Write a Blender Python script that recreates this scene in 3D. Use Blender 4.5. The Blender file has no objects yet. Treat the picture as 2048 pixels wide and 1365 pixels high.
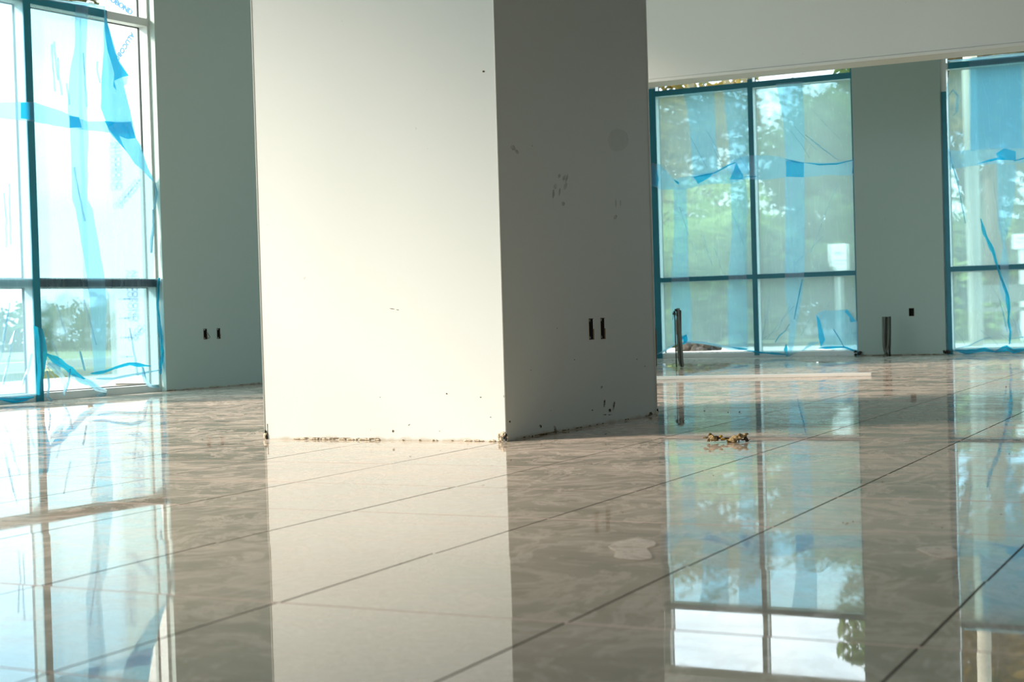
import bpy, math, random
from mathutils import Vector, Matrix, noise
from mathutils.geometry import delaunay_2d_cdt
random.seed(7)
scn = bpy.context.scene
COL = scn.collection
EYE = Vector((0, 0, .545)); FPX = 3094.2
YAW, PITCH, ROLL = math.radians(26.647), math.radians(-1.044), math.radians(-1.6815)

# ------------------------------------------------------------------ camera
fw = Vector((-math.sin(YAW)*math.cos(PITCH), math.cos(YAW)*math.cos(PITCH), math.sin(PITCH)))
rt = Vector((math.cos(YAW), math.sin(YAW), 0)); up = rt.cross(fw)
r2 = math.cos(ROLL)*rt + math.sin(ROLL)*up
u2 = -math.sin(ROLL)*rt + math.cos(ROLL)*up
cam = bpy.data.cameras.new('camera'); cam.sensor_width = 36; cam.lens = 36*FPX/2048
cam.clip_start = .05; cam.clip_end = 500
cam.dof.use_dof = True; cam.dof.focus_distance = 7.2; cam.dof.aperture_fstop = 5.6
co = bpy.data.objects.new('camera', cam); COL.objects.link(co); scn.camera = co
m = Matrix((r2, u2, -fw)).transposed().to_4x4(); m.translation = EYE; co.matrix_world = m

def ray(x, y):
    return (fw + r2*((x-1024)/FPX) - u2*((y-682.5)/FPX))

class Plane:
    """a vertical wall plane: origin, horizontal axis u, room-facing normal n"""
    def __init__(s, o, u, n):
        s.o = Vector(o); s.u = Vector(u).normalized(); s.n = Vector(n).normalized()
    def P(s, u, z, d=0):
        return s.o + s.u*u + s.n*d + Vector((0, 0, z))
    def hit(s, x, y, d=0):                    # measured pixel -> (u, z) on the plane
        r = ray(x, y); o = s.o + s.n*d
        t = (o-EYE).dot(s.n)/r.dot(s.n)
        p = EYE + r*t
        return ((p-o).dot(s.u), p.z)
def floor_hit(x, y, z=0):
    r = ray(x, y); t = (z-EYE.z)/r.z
    return EYE + r*t

LW = Plane((-8.1148, 9, 0), (.0989, 1, 0), (1, -.0989, 0))      # left wall
FW = Plane((0, 15.7665, 0), (1, 0, 0), (0, -1, 0))              # far wall
CF = Plane((-4.1901, 5.8062, 0), (1.2237, .0235, 0), (.0235, -1.2237, 0))   # column front
CR = Plane((-2.9664, 5.8297, 0), (.0758, 1.558, 0), (1.558, -.0758, 0))     # column side
SF = Plane((0, 11.3614, 0), (1, 0, 0), (0, -1, 0))              # bulkhead face
CL = Plane((0, 10.7, 0), (1, 0, 0), (0, -1, 0))                 # cladding outside

# ------------------------------------------------------------------ materials
class NT:
    def __init__(s, name):
        s.m = bpy.data.materials.new(name); s.m.use_nodes = True
        s.t = s.m.node_tree; s.t.nodes.clear(); s.L = s.t.links
        s.out = s.n('ShaderNodeOutputMaterial')
    def n(s, typ, **k):
        nd = s.t.nodes.new(typ)
        for a, v in k.items():
            if a.startswith('_'): setattr(nd, a[1:], v)
            else:
                nd.inputs[a.replace('__', ' ')].default_value = v
        return nd
    def l(s, a, b): s.L.new(a, b)
    def noise(s, scale, detail=3, rough=.5, map_scale=None, dist=0, coord='Object'):
        tc = s.n('ShaderNodeTexCoord'); mp = s.n('ShaderNodeMapping')
        if map_scale: mp.inputs['Scale'].default_value = map_scale
        s.l(tc.outputs[coord], mp.inputs[0])
        nz = s.n('ShaderNodeTexNoise'); nz.inputs['Scale'].default_value = scale
        nz.inputs['Detail'].default_value = detail; nz.inputs['Roughness'].default_value = rough
        nz.inputs['Distortion'].default_value = dist
        s.l(mp.outputs[0], nz.inputs['Vector']); return nz.outputs[0]
    def ramp(s, src, stops):
        r = s.n('ShaderNodeValToRGB'); e = r.color_ramp.elements
        while len(e) < len(stops): e.new(.5)
        for i, (p, c) in enumerate(stops):
            e[i].position = p; e[i].color = (c, c, c, 1) if isinstance(c, (int, float)) else (*c, 1)
        s.l(src, r.inputs[0]); return r.outputs[0]
    def mix(s, fac, a, b, blend='MIX'):
        x = s.n('ShaderNodeMix', _data_type='RGBA', _blend_type=blend)
        for sock, v in ((x.inputs[0], fac), (x.inputs[6], a), (x.inputs[7], b)):
            if hasattr(v, 'is_linked'): s.l(v, sock)
            elif isinstance(v, tuple): sock.default_value = (*v, 1)
            else: sock.default_value = v
        return x.outputs[2]
    def math(s, op, a, b=0.):
        x = s.n('ShaderNodeMath', _operation=op)
        for i, v in enumerate((a, b)):
            if hasattr(v, 'is_linked'): s.l(v, x.inputs[i])
            else: x.inputs[i].default_value = v
        return x.outputs[0]
    def bump(s, h, strength=.2, dist=.01):
        b = s.n('ShaderNodeBump'); b.inputs['Strength'].default_value = strength
        b.inputs['Distance'].default_value = dist; s.l(h, b.inputs['Height']); return b.outputs[0]
    def pbr(s, color, rough=.5, metal=0, spec=.5, normal=None, alpha=None):
        p = s.n('ShaderNodeBsdfPrincipled')
        for k, v in (('Base Color', color), ('Roughness', rough), ('Metallic', metal), ('Specular IOR Level', spec)):
            if hasattr(v, 'is_linked'): s.l(v, p.inputs[k])
            else: p.inputs[k].default_value = (*v, 1) if isinstance(v, tuple) else v
        if normal is not None: s.l(normal, p.inputs['Normal'])
        if alpha is not None:
            if hasattr(alpha, 'is_linked'): s.l(alpha, p.inputs['Alpha'])
        s.l(p.outputs[0], s.out.inputs[0]); return p

def simple(name, col, rough=.6, metal=0, var=.12, scale=8, spec=.5, bump=0):
    t = NT(name); nz = t.noise(scale, 4)
    c = t.mix(nz, tuple(v*(1-var) for v in col), tuple(min(1, v*(1+var)) for v in col))
    t.pbr(c, rough, metal, spec, t.bump(nz, bump) if bump else None); return t.m

def mat_paint(name, col):
    t = NT(name)
    roll = t.noise(180, 3, .6)
    blotch = t.noise(.9, 3)
    streak = t.noise(2.2, 4, .6, (3, 3, .15))
    f = t.math('MULTIPLY_ADD', blotch, .5); f = t.math('ADD', f, t.math('MULTIPLY', streak, .5))
    c = t.mix(t.ramp(f, [(.3, 0), (.75, 1)]), tuple(v*.95 for v in col), tuple(v*1.03 for v in col))
    # sparse dark scuffs
    sc = t.ramp(t.noise(26, 2, .5, (1, 1, .8), .6), [(.77, 0), (.80, 1)])
    c = t.mix(t.math('MULTIPLY', sc, .25), c, (.20, .17, .12))
    # grubby edge just above the floor
    tc = t.n('ShaderNodeNewGeometry'); sp = t.n('ShaderNodeSeparateXYZ'); t.l(tc.outputs['Position'], sp.inputs[0])
    nz = t.noise(9, 5, .65)
    hgt = t.math('SUBTRACT', t.math('MULTIPLY', nz, .055), sp.outputs[2])
    dirt = t.ramp(hgt, [(.012, 0), (.03, 1)])
    c = t.mix(t.math('MULTIPLY', dirt, .75), c, (.36, .27, .16))
    t.pbr(c, .48, 0, .4, t.bump(roll, .12, .002)); return t.m

PAINT = mat_paint('wall_paint', (.455, .57, .53))
BEAMP = mat_paint('beam_paint', (.86, .85, .78))
PAINT_COL = mat_paint('column_paint', (.61, .63, .59))
CEIL = mat_paint('ceiling_deck', (.13, .13, .12))
ALU = simple('window_aluminium', (.74, .79, .77), .45, .1, .04)
ALUW = simple('outer_aluminium', (.72, .76, .76), .45, .1, .04)
GASKET = simple('gasket_rubber', (.03, .05, .05), .7)
TAPE = simple('blue_masking_film', (.003, .22, .31), .4, 0, .25, 6)
DARKHOLE = simple('hole_shade', (.012, .011, .009), .9)  # near-black colour stands in for shade inside boxes and chipped corners
RIMBROWN = simple('cut_gypsum_edge', (.22, .15, .08), .9, 0, .3, 60)
STEEL = simple('galvanised_steel', (.45, .44, .38), .4, .8)
CONDUIT = simple('grey_conduit', (.17, .18, .15), .5, .1, .3, 14)
CONDUITD = simple('dark_conduit', (.035, .03, .022), .6, 0, .4, 20)
RUST = simple('rusty_wire', (.32, .15, .05), .8, .2, .4, 40)
WHITEWOOD = simple('white_trim_paint', (.85, .82, .76), .5, 0, .03)
PLASTER = simple('crumbled_plaster', (.62, .52, .38), .95, 0, .35, 60, .2, .6)
BROWNCR = simple('brown_plaster', (.20, .13, .06), .95, 0, .5, 80, .2, .6)
CONCRETE = simple('pavement_concrete', (.62, .60, .55), .9, 0, .12, 3)
GRASSM = simple('lawn_grass', (.22, .25, .10), .9, 0, .4, 9)
ASPHALT = simple('road_asphalt', (.13, .14, .14), .9, 0, .2, 5)
BARK = simple('tree_bark', (.16, .12, .08), .95, 0, .4, 18, .2, .5)
POLEM = simple('concrete_pole', (.55, .52, .42), .9, 0, .12, 4)
SIGNW = simple('sign_white', (.92, .92, .90), .5, 0, .02)
SIGNG = simple('sign_grey_print', (.42, .50, .52), .6)
CLAD = simple('cladding_white_film', (.88, .90, .90), .4, 0, .02)
INK = simple('cladding_blue_print', (.01, .20, .50), .6, 0, .05)
TYRE = simple('tyre_black', (.03, .03, .03), .8)
CARM = simple('car_paint_silver', (.35, .40, .42), .3, .5)
STUCCO = simple('neighbour_stucco', (.62, .58, .50), .9, 0, .1)

def mat_leaf(name, a, b):
    t = NT(name)
    oi = t.noise(1.3, 4, .7)
    c = t.mix(t.ramp(oi, [(.35, 0), (.65, 1)]), a, b)
    d = t.n('ShaderNodeBsdfDiffuse'); tr = t.n('ShaderNodeBsdfTranslucent')
    t.l(c, d.inputs[0]); t.l(c, tr.inputs[0])
    mx = t.n('ShaderNodeMixShader'); mx.inputs[0].default_value = .4
    t.l(d.outputs[0], mx.inputs[1]); t.l(tr.outputs[0], mx.inputs[2]); t.l(mx.outputs[0], t.out.inputs[0])
    return t.m
LEAF = mat_leaf('leaf_green', (.07, .14, .06), (.18, .27, .10))
LEAFO = mat_leaf('leaf_olive', (.11, .12, .03), (.34, .22, .06))
LEAFY = mat_leaf('leaf_bright', (.22, .34, .10), (.48, .56, .20))

def mat_glass():
    t = NT('window_glass')
    tr = t.n('ShaderNodeBsdfTransparent'); tr.inputs[0].default_value = (.97, .99, .98, 1)
    g = t.n('ShaderNodeBsdfGlossy'); g.inputs['Roughness'].default_value = 0
    mx = t.n('ShaderNodeMixShader'); mx.inputs[0].default_value = .04
    t.l(tr.outputs[0], mx.inputs[1]); t.l(g.outputs[0], mx.inputs[2]); t.l(mx.outputs[0], t.out.inputs[0])
    return t.m
GLASS = mat_glass()

def mat_film(name, tint, veil, dens, wrinkle=(6, 6, 1.2), gl=.07, blur=0.):
    """thin polythene: part clear, part milky, a little shiny; creases by noise"""
    t = NT(name)
    n1 = t.noise(3.2, 5, .6, wrinkle, 1.2)
    n2 = t.noise(1.1, 3, .5, (1, 1, 1), 1.5)
    n3 = t.noise(1.0, 2, .5, (9, 9, .7), 2.5)
    crease = t.ramp(n3, [(.485, 0), (.50, 1), (.515, 0)])
    tr0 = t.n('ShaderNodeBsdfTransparent'); tr0.inputs[0].default_value = (*tint, 1)
    rf = t.n('ShaderNodeBsdfRefraction'); rf.inputs['Color'].default_value = (*tint, 1)
    rf.inputs['IOR'].default_value = 1.03; rf.inputs['Roughness'].default_value = .24
    tr = t.n('ShaderNodeMixShader'); tr.inputs[0].default_value = blur
    t.l(tr0.outputs[0], tr.inputs[1]); t.l(rf.outputs[0], tr.inputs[2])
    tl = t.n('ShaderNodeBsdfTranslucent'); tl.inputs[0].default_value = (*veil, 1)
    df = t.n('ShaderNodeBsdfDiffuse'); df.inputs[0].default_value = (*veil, 1)
    gs = t.n('ShaderNodeBsdfGlossy'); gs.inputs['Roughness'].default_value = .22
    b = t.bump(n1, .5, .01)
    t.l(b, gs.inputs['Normal'])
    m1 = t.n('ShaderNodeMixShader'); m1.inputs[0].default_value = .25
    t.l(tl.outputs[0], m1.inputs[1]); t.l(df.outputs[0], m1.inputs[2])
    f = t.math('ADD', dens-.07, t.math('MULTIPLY', n2, .14))
    f = t.math('ADD', f, t.math('MULTIPLY', crease, .05))
    m2 = t.n('ShaderNodeMixShader'); t.l(f, m2.inputs[0])
    t.l(tr.outputs[0], m2.inputs[1]); t.l(m1.outputs[0], m2.inputs[2])
    m3 = t.n('ShaderNodeMixShader'); m3.inputs[0].default_value = gl
    t.l(m2.outputs[0], m3.inputs[1]); t.l(gs.outputs[0], m3.inputs[2])
    t.l(m3.outputs[0], t.out.inputs[0]); return t.m
FILM = mat_film('film_single_layer', (.46, .70, .76), (.64, .95, .93), .32, blur=.6)
FILML = mat_film('film_toned_for_sun', (.36, .56, .62), (.60, .92, .96), .19, blur=.6)  # same polythene, tinted darker and less milky to offset the sun on it
FILM2 = mat_film('film_double_layer', (.58, .82, .92), (.50, .84, 1.), .32)
FILM3 = mat_film('film_gathered_folds', (.02, .48, .70), (.02, .74, 1.), .50, (14, 14, 2))
FILMW = mat_film('film_milky_fringe', (.40, .68, .80), (.60, .90, 1.), .45, (14, 14, 4))

DUST_TAU = .066
def mat_tile():
    t = NT('polished_floor_tile')
    tc = t.n('ShaderNodeTexCoord')
    # stone tone
    a = t.noise(.55, 4, .55, (1, 1.8, 1))
    b = t.noise(3.5, 6, .62, (1, 2.5, 1), .8)
    base = t.mix(t.ramp(a, [(.3, 0), (.7, 1)]), (.33, .283, .208), (.46, .400, .298))
    base = t.mix(t.math('MULTIPLY', b, .35), base, (.52, .44, .35))
    # dusty mop streaks, cloudy film and swirls
    s1 = t.ramp(t.noise(1.15, 5, .62, (1, 2.2, 1), 1.3), [(.38, 0), (.62, 1)])
    s2 = t.ramp(t.noise(5.5, 6, .7, (.55, 2.4, 1), .9), [(.48, 0), (.72, 1)])
    s3 = t.ramp(t.noise(26, 4, .7, (.35, 2.6, 1), .4), [(.52, 0), (.75, 1)])
    s4 = t.ramp(t.noise(2.6, 7, .68, (1.3, 1.0, 1), 3.2), [(.50, 0), (.55, 1), (.66, .15)])
    d = t.math('MULTIPLY', s1, t.math('ADD', .35, t.math('MULTIPLY', s2, .8)))
    d = t.math('ADD', d, t.math('MULTIPLY', s3, .22))
    d = t.math('ADD', d, t.math('MULTIPLY', s4, .55))
    d = t.math('MINIMUM', t.math('MULTIPLY', d, .85), .85)
    base = t.mix(t.math('MULTIPLY', d, .45), base, (.70, .60, .50))
    rough = t.math('ADD', .012, t.math('MULTIPLY', d, .02))
    p = t.pbr(base, rough, 0, .5)
    wav = t.noise(1.6, 2, .5)
    t.l(t.bump(wav, .05, .003), p.inputs['Normal'])
    # dust lying on the polish: a dull layer that hides part of the mirror
    df = t.n('ShaderNodeBsdfDiffuse'); df.inputs[0].default_value = (.80, .66, .56, 1)
    ge = t.n('ShaderNodeNewGeometry'); dt = t.n('ShaderNodeVectorMath', _operation='DOT_PRODUCT')
    t.l(ge.outputs['Incoming'], dt.inputs[0]); t.l(ge.outputs['True Normal'], dt.inputs[1])
    cosv = t.math('MAXIMUM', t.math('ABSOLUTE', dt.outputs['Value']), .02)
    tau = t.math('DIVIDE', t.math('MULTIPLY', d, -DUST_TAU), cosv)     # slant path through the dust layer
    cover = t.math('SUBTRACT', 1., t.math('EXPONENT', tau))
    mx = t.n('ShaderNodeMixShader'); t.l(cover, mx.inputs[0])
    t.l(p.outputs[0], mx.inputs[1]); t.l(df.outputs[0], mx.inputs[2]); t.l(mx.outputs[0], t.out.inputs[0])
    return t.m
TILE = mat_tile()
EDGE = simple('tile_edge', (.16, .12, .09), .9, 0, .2, 20)
FILLER = simple('pale_grout', (.56, .40, .33), .9, 0, .15, 6)
GROUT = simple('floor_grout', (.10, .07, .05), .9, 0, .3, 20)

def mat_mark(name, col, scale, lo, hi, ms=(1, 1, 1), amount=.8, dist=1.):
    t = NT(name)
    nz = t.noise(scale, 5, .65, ms, dist)
    a = t.math('MULTIPLY', t.ramp(nz, [(lo, 0), (hi, 1)]), amount)
    d = t.n('ShaderNodeBsdfDiffuse'); d.inputs[0].default_value = (*col, 1)
    tr = t.n('ShaderNodeBsdfTransparent'); mx = t.n('ShaderNodeMixShader')
    t.l(a, mx.inputs[0]); t.l(tr.outputs[0], mx.inputs[1]); t.l(d.outputs[0], mx.inputs[2])
    t.l(mx.outputs[0], t.out.inputs[0]); return t.m
SMUDGE = mat_mark('grey_hand_smudge', (.16, .17, .12), 22, .30, .60, amount=.3)
STAIN = mat_mark('brown_stain', (.12, .08, .035), 30, .35, .55, amount=.85)
SOFTST = mat_mark('faint_stain', (.30, .34, .30), 8, .2, .7, amount=.12)
DUST = mat_mark('dusty_print', (.85, .76, .68), 30, .28, .50, (1, 2.4, 1), .48)

# ------------------------------------------------------------------ mesh helpers
def link(name, verts, faces, mat, parent=None, smooth=False, base=None):
    me = bpy.data.meshes.new(name)
    off = parent.location if parent is not None else Vector((0, 0, 0))
    if parent is not None and parent.parent is not None: off = off + parent.parent.location
    if base is not None: off = Vector(base)
    me.from_pydata([tuple(Vector(v)-off) for v in verts], [], faces)
    me.validate(); me.update()
    if smooth:
        for p in me.polygons: p.use_smooth = True
    ob = bpy.data.objects.new(name, me); COL.objects.link(ob)
    if isinstance(mat, (list, tuple)):
        for k in mat: me.materials.append(k)
    else: me.materials.append(mat)
    if parent is not None: ob.parent = parent
    if base is not None and parent is None: ob.location = base
    return ob
def tag(o, label=None, cat=None, group=None, kind=None):
    if label: o['label'] = label
    if cat: o['category'] = cat
    if group: o['group'] = group
    if kind: o['kind'] = kind
    return o
def empty(name, loc, **k):
    o = bpy.data.objects.new(name, None); COL.objects.link(o); o.location = loc
    o.empty_display_size = .1; tag(o, **k); return o

class MB:
    def __init__(s): s.v = []; s.f = []
    def add(s, v, f):
        n = len(s.v); s.v += [Vector(p) for p in v]; s.f += [tuple(i+n for i in q) for q in f]; return s
    def hexa(s, p):      # 8 points, bottom 4 then top 4
        return s.add(p, [(0, 3, 2, 1), (4, 5, 6, 7), (0, 1, 5, 4), (1, 2, 6, 5), (2, 3, 7, 6), (3, 0, 4, 7)])
    def box(s, a, b):
        (x0, y0, z0), (x1, y1, z1) = a, b
        return s.hexa([(x0, y0, z0), (x1, y0, z0), (x1, y1, z0), (x0, y1, z0), (x0, y0, z1), (x1, y0, z1), (x1, y1, z1), (x0, y1, z1)])
    def pbox(s, W, u0, u1, z0, z1, d0, d1):   # box in a wall's own axes
        q = [W.P(u0, z0, d0), W.P(u1, z0, d0), W.P(u1, z0, d1), W.P(u0, z0, d1)]
        r = [W.P(u0, z1, d0), W.P(u1, z1, d0), W.P(u1, z1, d1), W.P(u0, z1, d1)]
        return s.hexa(q+r)
    def tube(s, pts, rad, n=10, cap=True):
        pts = [Vector(p) for p in pts]
        if not isinstance(rad, (list, tuple)): rad = [rad]*len(pts)
        rings = []
        for i, p in enumerate(pts):
            d = (pts[min(i+1, len(pts)-1)]-pts[max(i-1, 0)]).normalized()
            a = d.cross(Vector((0, 0, 1)) if abs(d.z) < .9 else Vector((0, 1, 0))).normalized(); b = d.cross(a)
            rings.append([p + (a*math.cos(t)+b*math.sin(t))*rad[i] for t in [2*math.pi*k/n for k in range(n)]])
        base = [q for r in rings for q in r]; f = []
        for i in range(len(pts)-1):
            for k in range(n):
                f.append((i*n+k, i*n+(k+1) % n, (i+1)*n+(k+1) % n, (i+1)*n+k))
        if cap: f += [tuple(range(n))[::-1], tuple(range((len(pts)-1)*n, len(pts)*n))]
        return s.add(base, f)
    def lump(s, c, r, seed=0, n=2, amp=.45):
        import bmesh
        bm = bmesh.new(); bmesh.ops.create_icosphere(bm, subdivisions=n, radius=1)
        c = Vector(c); r = Vector(r if isinstance(r, (tuple, list)) else (r, r, r))
        v = []
        for q in bm.verts:
            k = 1 + amp*noise.noise(q.co*1.8+Vector((seed*7.1, seed*3.3, 0))) + amp*.5*noise.noise(q.co*4.3+Vector((0, seed*5.1, 1)))
            v.append(c + Vector((q.co.x*r.x, q.co.y*r.y, q.co.z*r.z))*k)
        f = [tuple(x.index for x in q.verts) for q in bm.faces]; bm.free()
        return s.add(v, f)
    def build(s, name, mat, parent=None, smooth=False, base=None, bevel=0):
        o = link(name, s.v, s.f, mat, parent, smooth, base)
        if bevel:
            b = o.modifiers.new('bevel', 'BEVEL'); b.width = bevel; b.segments = 2; b.limit_method = 'ANGLE'
        return o

def wall_grid(mb, W, u0, u1, z0, z1, holes, d=0, thick=.12):
    """wall face with real rectangular openings, and its back"""
    us = sorted({u0, u1, *[h[0] for h in holes], *[h[1] for h in holes]})
    zs = sorted({z0, z1, *[h[2] for h in holes], *[h[3] for h in holes]})
    for i in range(len(us)-1):
        for j in range(len(zs)-1):
            a, b, c, e = us[i], us[i+1], zs[j], zs[j+1]
            mu, mz = (a+b)/2, (c+e)/2
            if any(h[0] < mu < h[1] and h[2] < mz < h[3] for h in holes): continue
            mb.add([W.P(a, c, d), W.P(b, c, d), W.P(b, e, d), W.P(a, e, d)], [(0, 1, 2, 3)])
            mb.add([W.P(a, c, d-thick), W.P(a, e, d-thick), W.P(b, e, d-thick), W.P(b, c, d-thick)], [(0, 1, 2, 3)])
    for h in holes+[(u0, u1, z0, z1)]:
        a, b, c, e = h
        for p, q in (((a, c), (b, c)), ((b, c), (b, e)), ((b, e), (a, e)), ((a, e), (a, c))):
            mb.add([W.P(*p, d), W.P(*q, d), W.P(*q, d-thick), W.P(*p, d-thick)], [(0, 1, 2, 3)])
    return mb

def sheet(name, W, px, mat, parent, d=.012, step=.05, amp=.006, seed=0, d_hit=None, sag=(5, 5)):
    """crumpled polythene with the outline of px (measured on the wall plane)"""
    dh = d if d_hit is None else d_hit
    o2 = [Vector(W.hit(x, y, dh)) for x, y in px]
    # roughen the outline
    out = []
    for i, p in enumerate(o2):
        q = o2[(i+1) % len(o2)]; L = (q-p).length; k = max(1, int(L/.06))
        for j in range(k):
            r = p.lerp(q, j/k)
            if j: r = r + Vector((noise.noise(Vector((r.x*9, r.y*9, seed))), noise.noise(Vector((r.x*9, r.y*9, seed+9)))))*min(.007, L*.05)
            out.append(r)
    n = len(out)
    x0, x1 = min(p.x for p in out), max(p.x for p in out); y0, y1 = min(p.y for p in out), max(p.y for p in out)
    def inside(p):
        c = False
        for i in range(n):
            a, b = out[i], out[i-1]
            if (a.y > p.y) != (b.y > p.y) and p.x < (b.x-a.x)*(p.y-a.y)/(b.y-a.y)+a.x: c = not c
        return c
    pts = list(out); y = y0+step/2; rnd = random.Random(seed)
    while y < y1:
        x = x0+step/2
        while x < x1:
            p = Vector((x+rnd.uniform(-.3, .3)*step, y+rnd.uniform(-.3, .3)*step))
            if inside(p): pts.append(p)
            x += step
        y += step
    r = delaunay_2d_cdt(pts, [(i, (i+1) % n) for i in range(n)], [], 1, 1e-5)
    v = []
    for p in r[0]:
        w = noise.noise(Vector((p.x*sag[0], p.y*sag[1]*.35, seed*3.7)))+.5*noise.noise(Vector((p.x*13, p.y*7, seed)))
        v.append(W.P(p.x, p.y, d + amp*(w+.2)))
    return link(name, v, [tuple(f) for f in r[2]], mat, parent, True)

def strip(name, W, px, width, mat, parent, d=.02, seed=0):
    """a gathered rope of film along a polyline, flattened against the wall"""
    pts = []
    for i in range(len(px)-1):
        a, b = Vector(px[i]), Vector(px[i+1]); k = max(2, int((b-a).length/8))
        for j in range(k): pts.append(a.lerp(b, j/k))
    pts.append(Vector(px[-1]))
    c = [Vector(W.hit(p.x, p.y, d)) for p in pts]
    mb = MB(); n = 5; rows = []
    for i, p in enumerate(c):
        t = (c[min(i+1, len(c)-1)]-c[max(i-1, 0)]).normalized(); s = Vector((-t.y, t.x))
        w = width*(.55+.7*abs(noise.noise(Vector((i*.23, seed, 0)))*1.6))*min(1, .35+i*.25, .35+(len(c)-1-i)*.25)
        row = []
        for k in range(n):
            q = k/(n-1)-.5
            o = p+s*q*w*2
            row.append(W.P(o.x, o.y, d+.010*math.cos(q*9+i*.5+seed)+.012*(1-4*q*q)))
        rows.append(row)
    v = [q for r in rows for q in r]; f = []
    for i in range(len(rows)-1):
        for k in range(n-1): f.append((i*n+k, i*n+k+1, (i+1)*n+k+1, (i+1)*n+k))
    return link(name, v, f, mat, parent, True)

# ------------------------------------------------------------------ floor
T = .611; GAP = .0032
TX0, TY0 = -.5282, 4.2832-0.002
fl = MB(); rnd = random.Random(3)
def lip(i, j):
    ty = rnd.uniform(-.0007, .0007); tx = rnd.uniform(-.0005, .0005)
    if j == -3: ty = .0060+rnd.uniform(-.0004, .0004)
    return tx, ty
for i in range(-13, 10):
    for j in range(-15, 19):
        x0, y0 = TX0+i*T+GAP/2, TY0+j*T+GAP/2; x1, y1 = x0+T-GAP, y0+T-GAP
        if y0 > 15.8 or x1 < -9.3: continue
        tx, ty = lip(i, j); b = .0012
        def z(x, y): return tx*(x-(x0+x1)/2)+ty*(y-(y0+y1)/2)
        top = [(x0+b, y0+b), (x1-b, y0+b), (x1-b, y1-b), (x0+b, y1-b)]; edge = [(x0, y0), (x1, y0), (x1, y1), (x0, y1)]
        fl.add([(x, y, z(x, y)) for x, y in top]+[(x, y, z(x, y)-b) for x, y in edge]+[(x, y, -.02) for x, y in edge],
               [(0, 1, 2, 3)]+[(4+k, 4+(k+1) % 4, (k+1) % 4, k) for k in range(4)]+[(8+k, 8+(k+1) % 4, 4+(k+1) % 4, 4+k) for k in range(4)])
floor = tag(fl.build('floor', [TILE, EDGE]), kind='structure')
for i_, p_ in enumerate(floor.data.polygons): p_.material_index = 0 if i_ % 9 == 0 else 1
jf = MB()
for j in range(-15, 20):
    y = TY0+j*T
    if y < 15.7: jf.box((-9.3, y-GAP/2, -.01), (5.3, y+GAP/2, .0003))
jf.build('pale_joint_filler', FILLER, floor)
tag(MB().box((-9.4, -5.2, -.3), (5.6, 15.9, -.004)).build('floor_grout', GROUT, floor))

# ------------------------------------------------------------------ walls
H = 5.5
def box_px(W, x0, x1, y0, y1):
    a = W.hit(x0, (y0+y1)/2); b = W.hit(x1, (y0+y1)/2); c = W.hit((x0+x1)/2, y1); e = W.hit((x0+x1)/2, y0)
    return (a[0], b[0], c[1], e[1])
LB = Plane(LW.P(0, 0, .062), LW.u, LW.n)                 # drywall face stands proud of the frame
FB = Plane(FW.P(0, 0, .045), FW.u, FW.n)
uj = LW.hit(309, 400)[0]                                   # window frame ends / drywall begins
holesL = [box_px(LB, 407.2, 414.6, 658, 679), box_px(LB, 434, 441, 657, 678)]
far_u = 16.2-9
mb = wall_grid(MB(), LB, uj, 6.85, 0, H, holesL, 0, .22)
lw = tag(mb.build('wall_left', PAINT), kind='structure')
# left wall toward the camera: pier, sill-less openings
uL0 = LW.hit(-140, 500)[0]
near_win = (-12.6, uL0-.35)
wall_grid(MB(), LB, uL0-.30, uL0, 0, H, [], 0, .22).build('wall_left_pier', PAINT, lw)
wall_grid(MB(), LB, -13.8, -12.7, 0, H, [], 0, .22).build('wall_left_pier', PAINT, lw)

uC = FW.hit(1705.2, 400)[0]; uD = FW.hit(1885.3, 400)[0]
uA = FW.hit(1300, 400)[0]
holesP = [box_px(FB, 1817.9, 1828.3, 616.8, 632.5)]
fwall = MB(); wall_grid(fwall, FB, uC+.03, uD+.005, 0, H, holesP, 0, .24)
fwo = tag(fwall.build('wall_far', PAINT), kind='structure')
wall_grid(MB(), FB, -7.6, uA-.02, 0, H, [], 0, .24).build('wall_far_pier', PAINT, fwo)
wall_grid(MB(), FB, -.2, 5.5, 0, H, [], 0, .24).build('wall_far_pier', PAINT, fwo)
tag(MB().box((5.3, -5.2, 0), (5.5, 15.9, H)).build('wall_right', simple('bare_gypsum_board', (.26, .29, .28), .9, 0, .06, 3)), kind='structure')
bw = MB(); bw.box((-9.6, -5.2, 0), (5.5, -5, .3)); bw.box((-9.6, -5.2, 3.6), (5.5, -5, H))
for x in (-9.6, -5.6, -1.2, 3.0): bw.box((x, -5.2, .3), (x+.9, -5, 3.6))
tag(bw.build('wall_back', PAINT), kind='structure')
tag(MB().box((-9.8, -5.4, H), (5.8, 16.2, H+.25)).build('ceiling', CEIL), kind='structure')

# bulkhead beam under the ceiling
bk = empty('trim_bulkhead', SF.P(-1, 0), kind='structure')
X0 = -5.35
mb = MB(); mb.box((X0, SF.o.y, 2.3422), (5.3, SF.o.y+.24, H)); mb.build('beam_face', BEAMP, bk)
mb = MB(); mb.box((X0, SF.o.y-.012, 2.314), (5.3, SF.o.y+.26, 2.3395)); mb.build('corner_bead', BEAMP, bk, bevel=.004)

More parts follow.
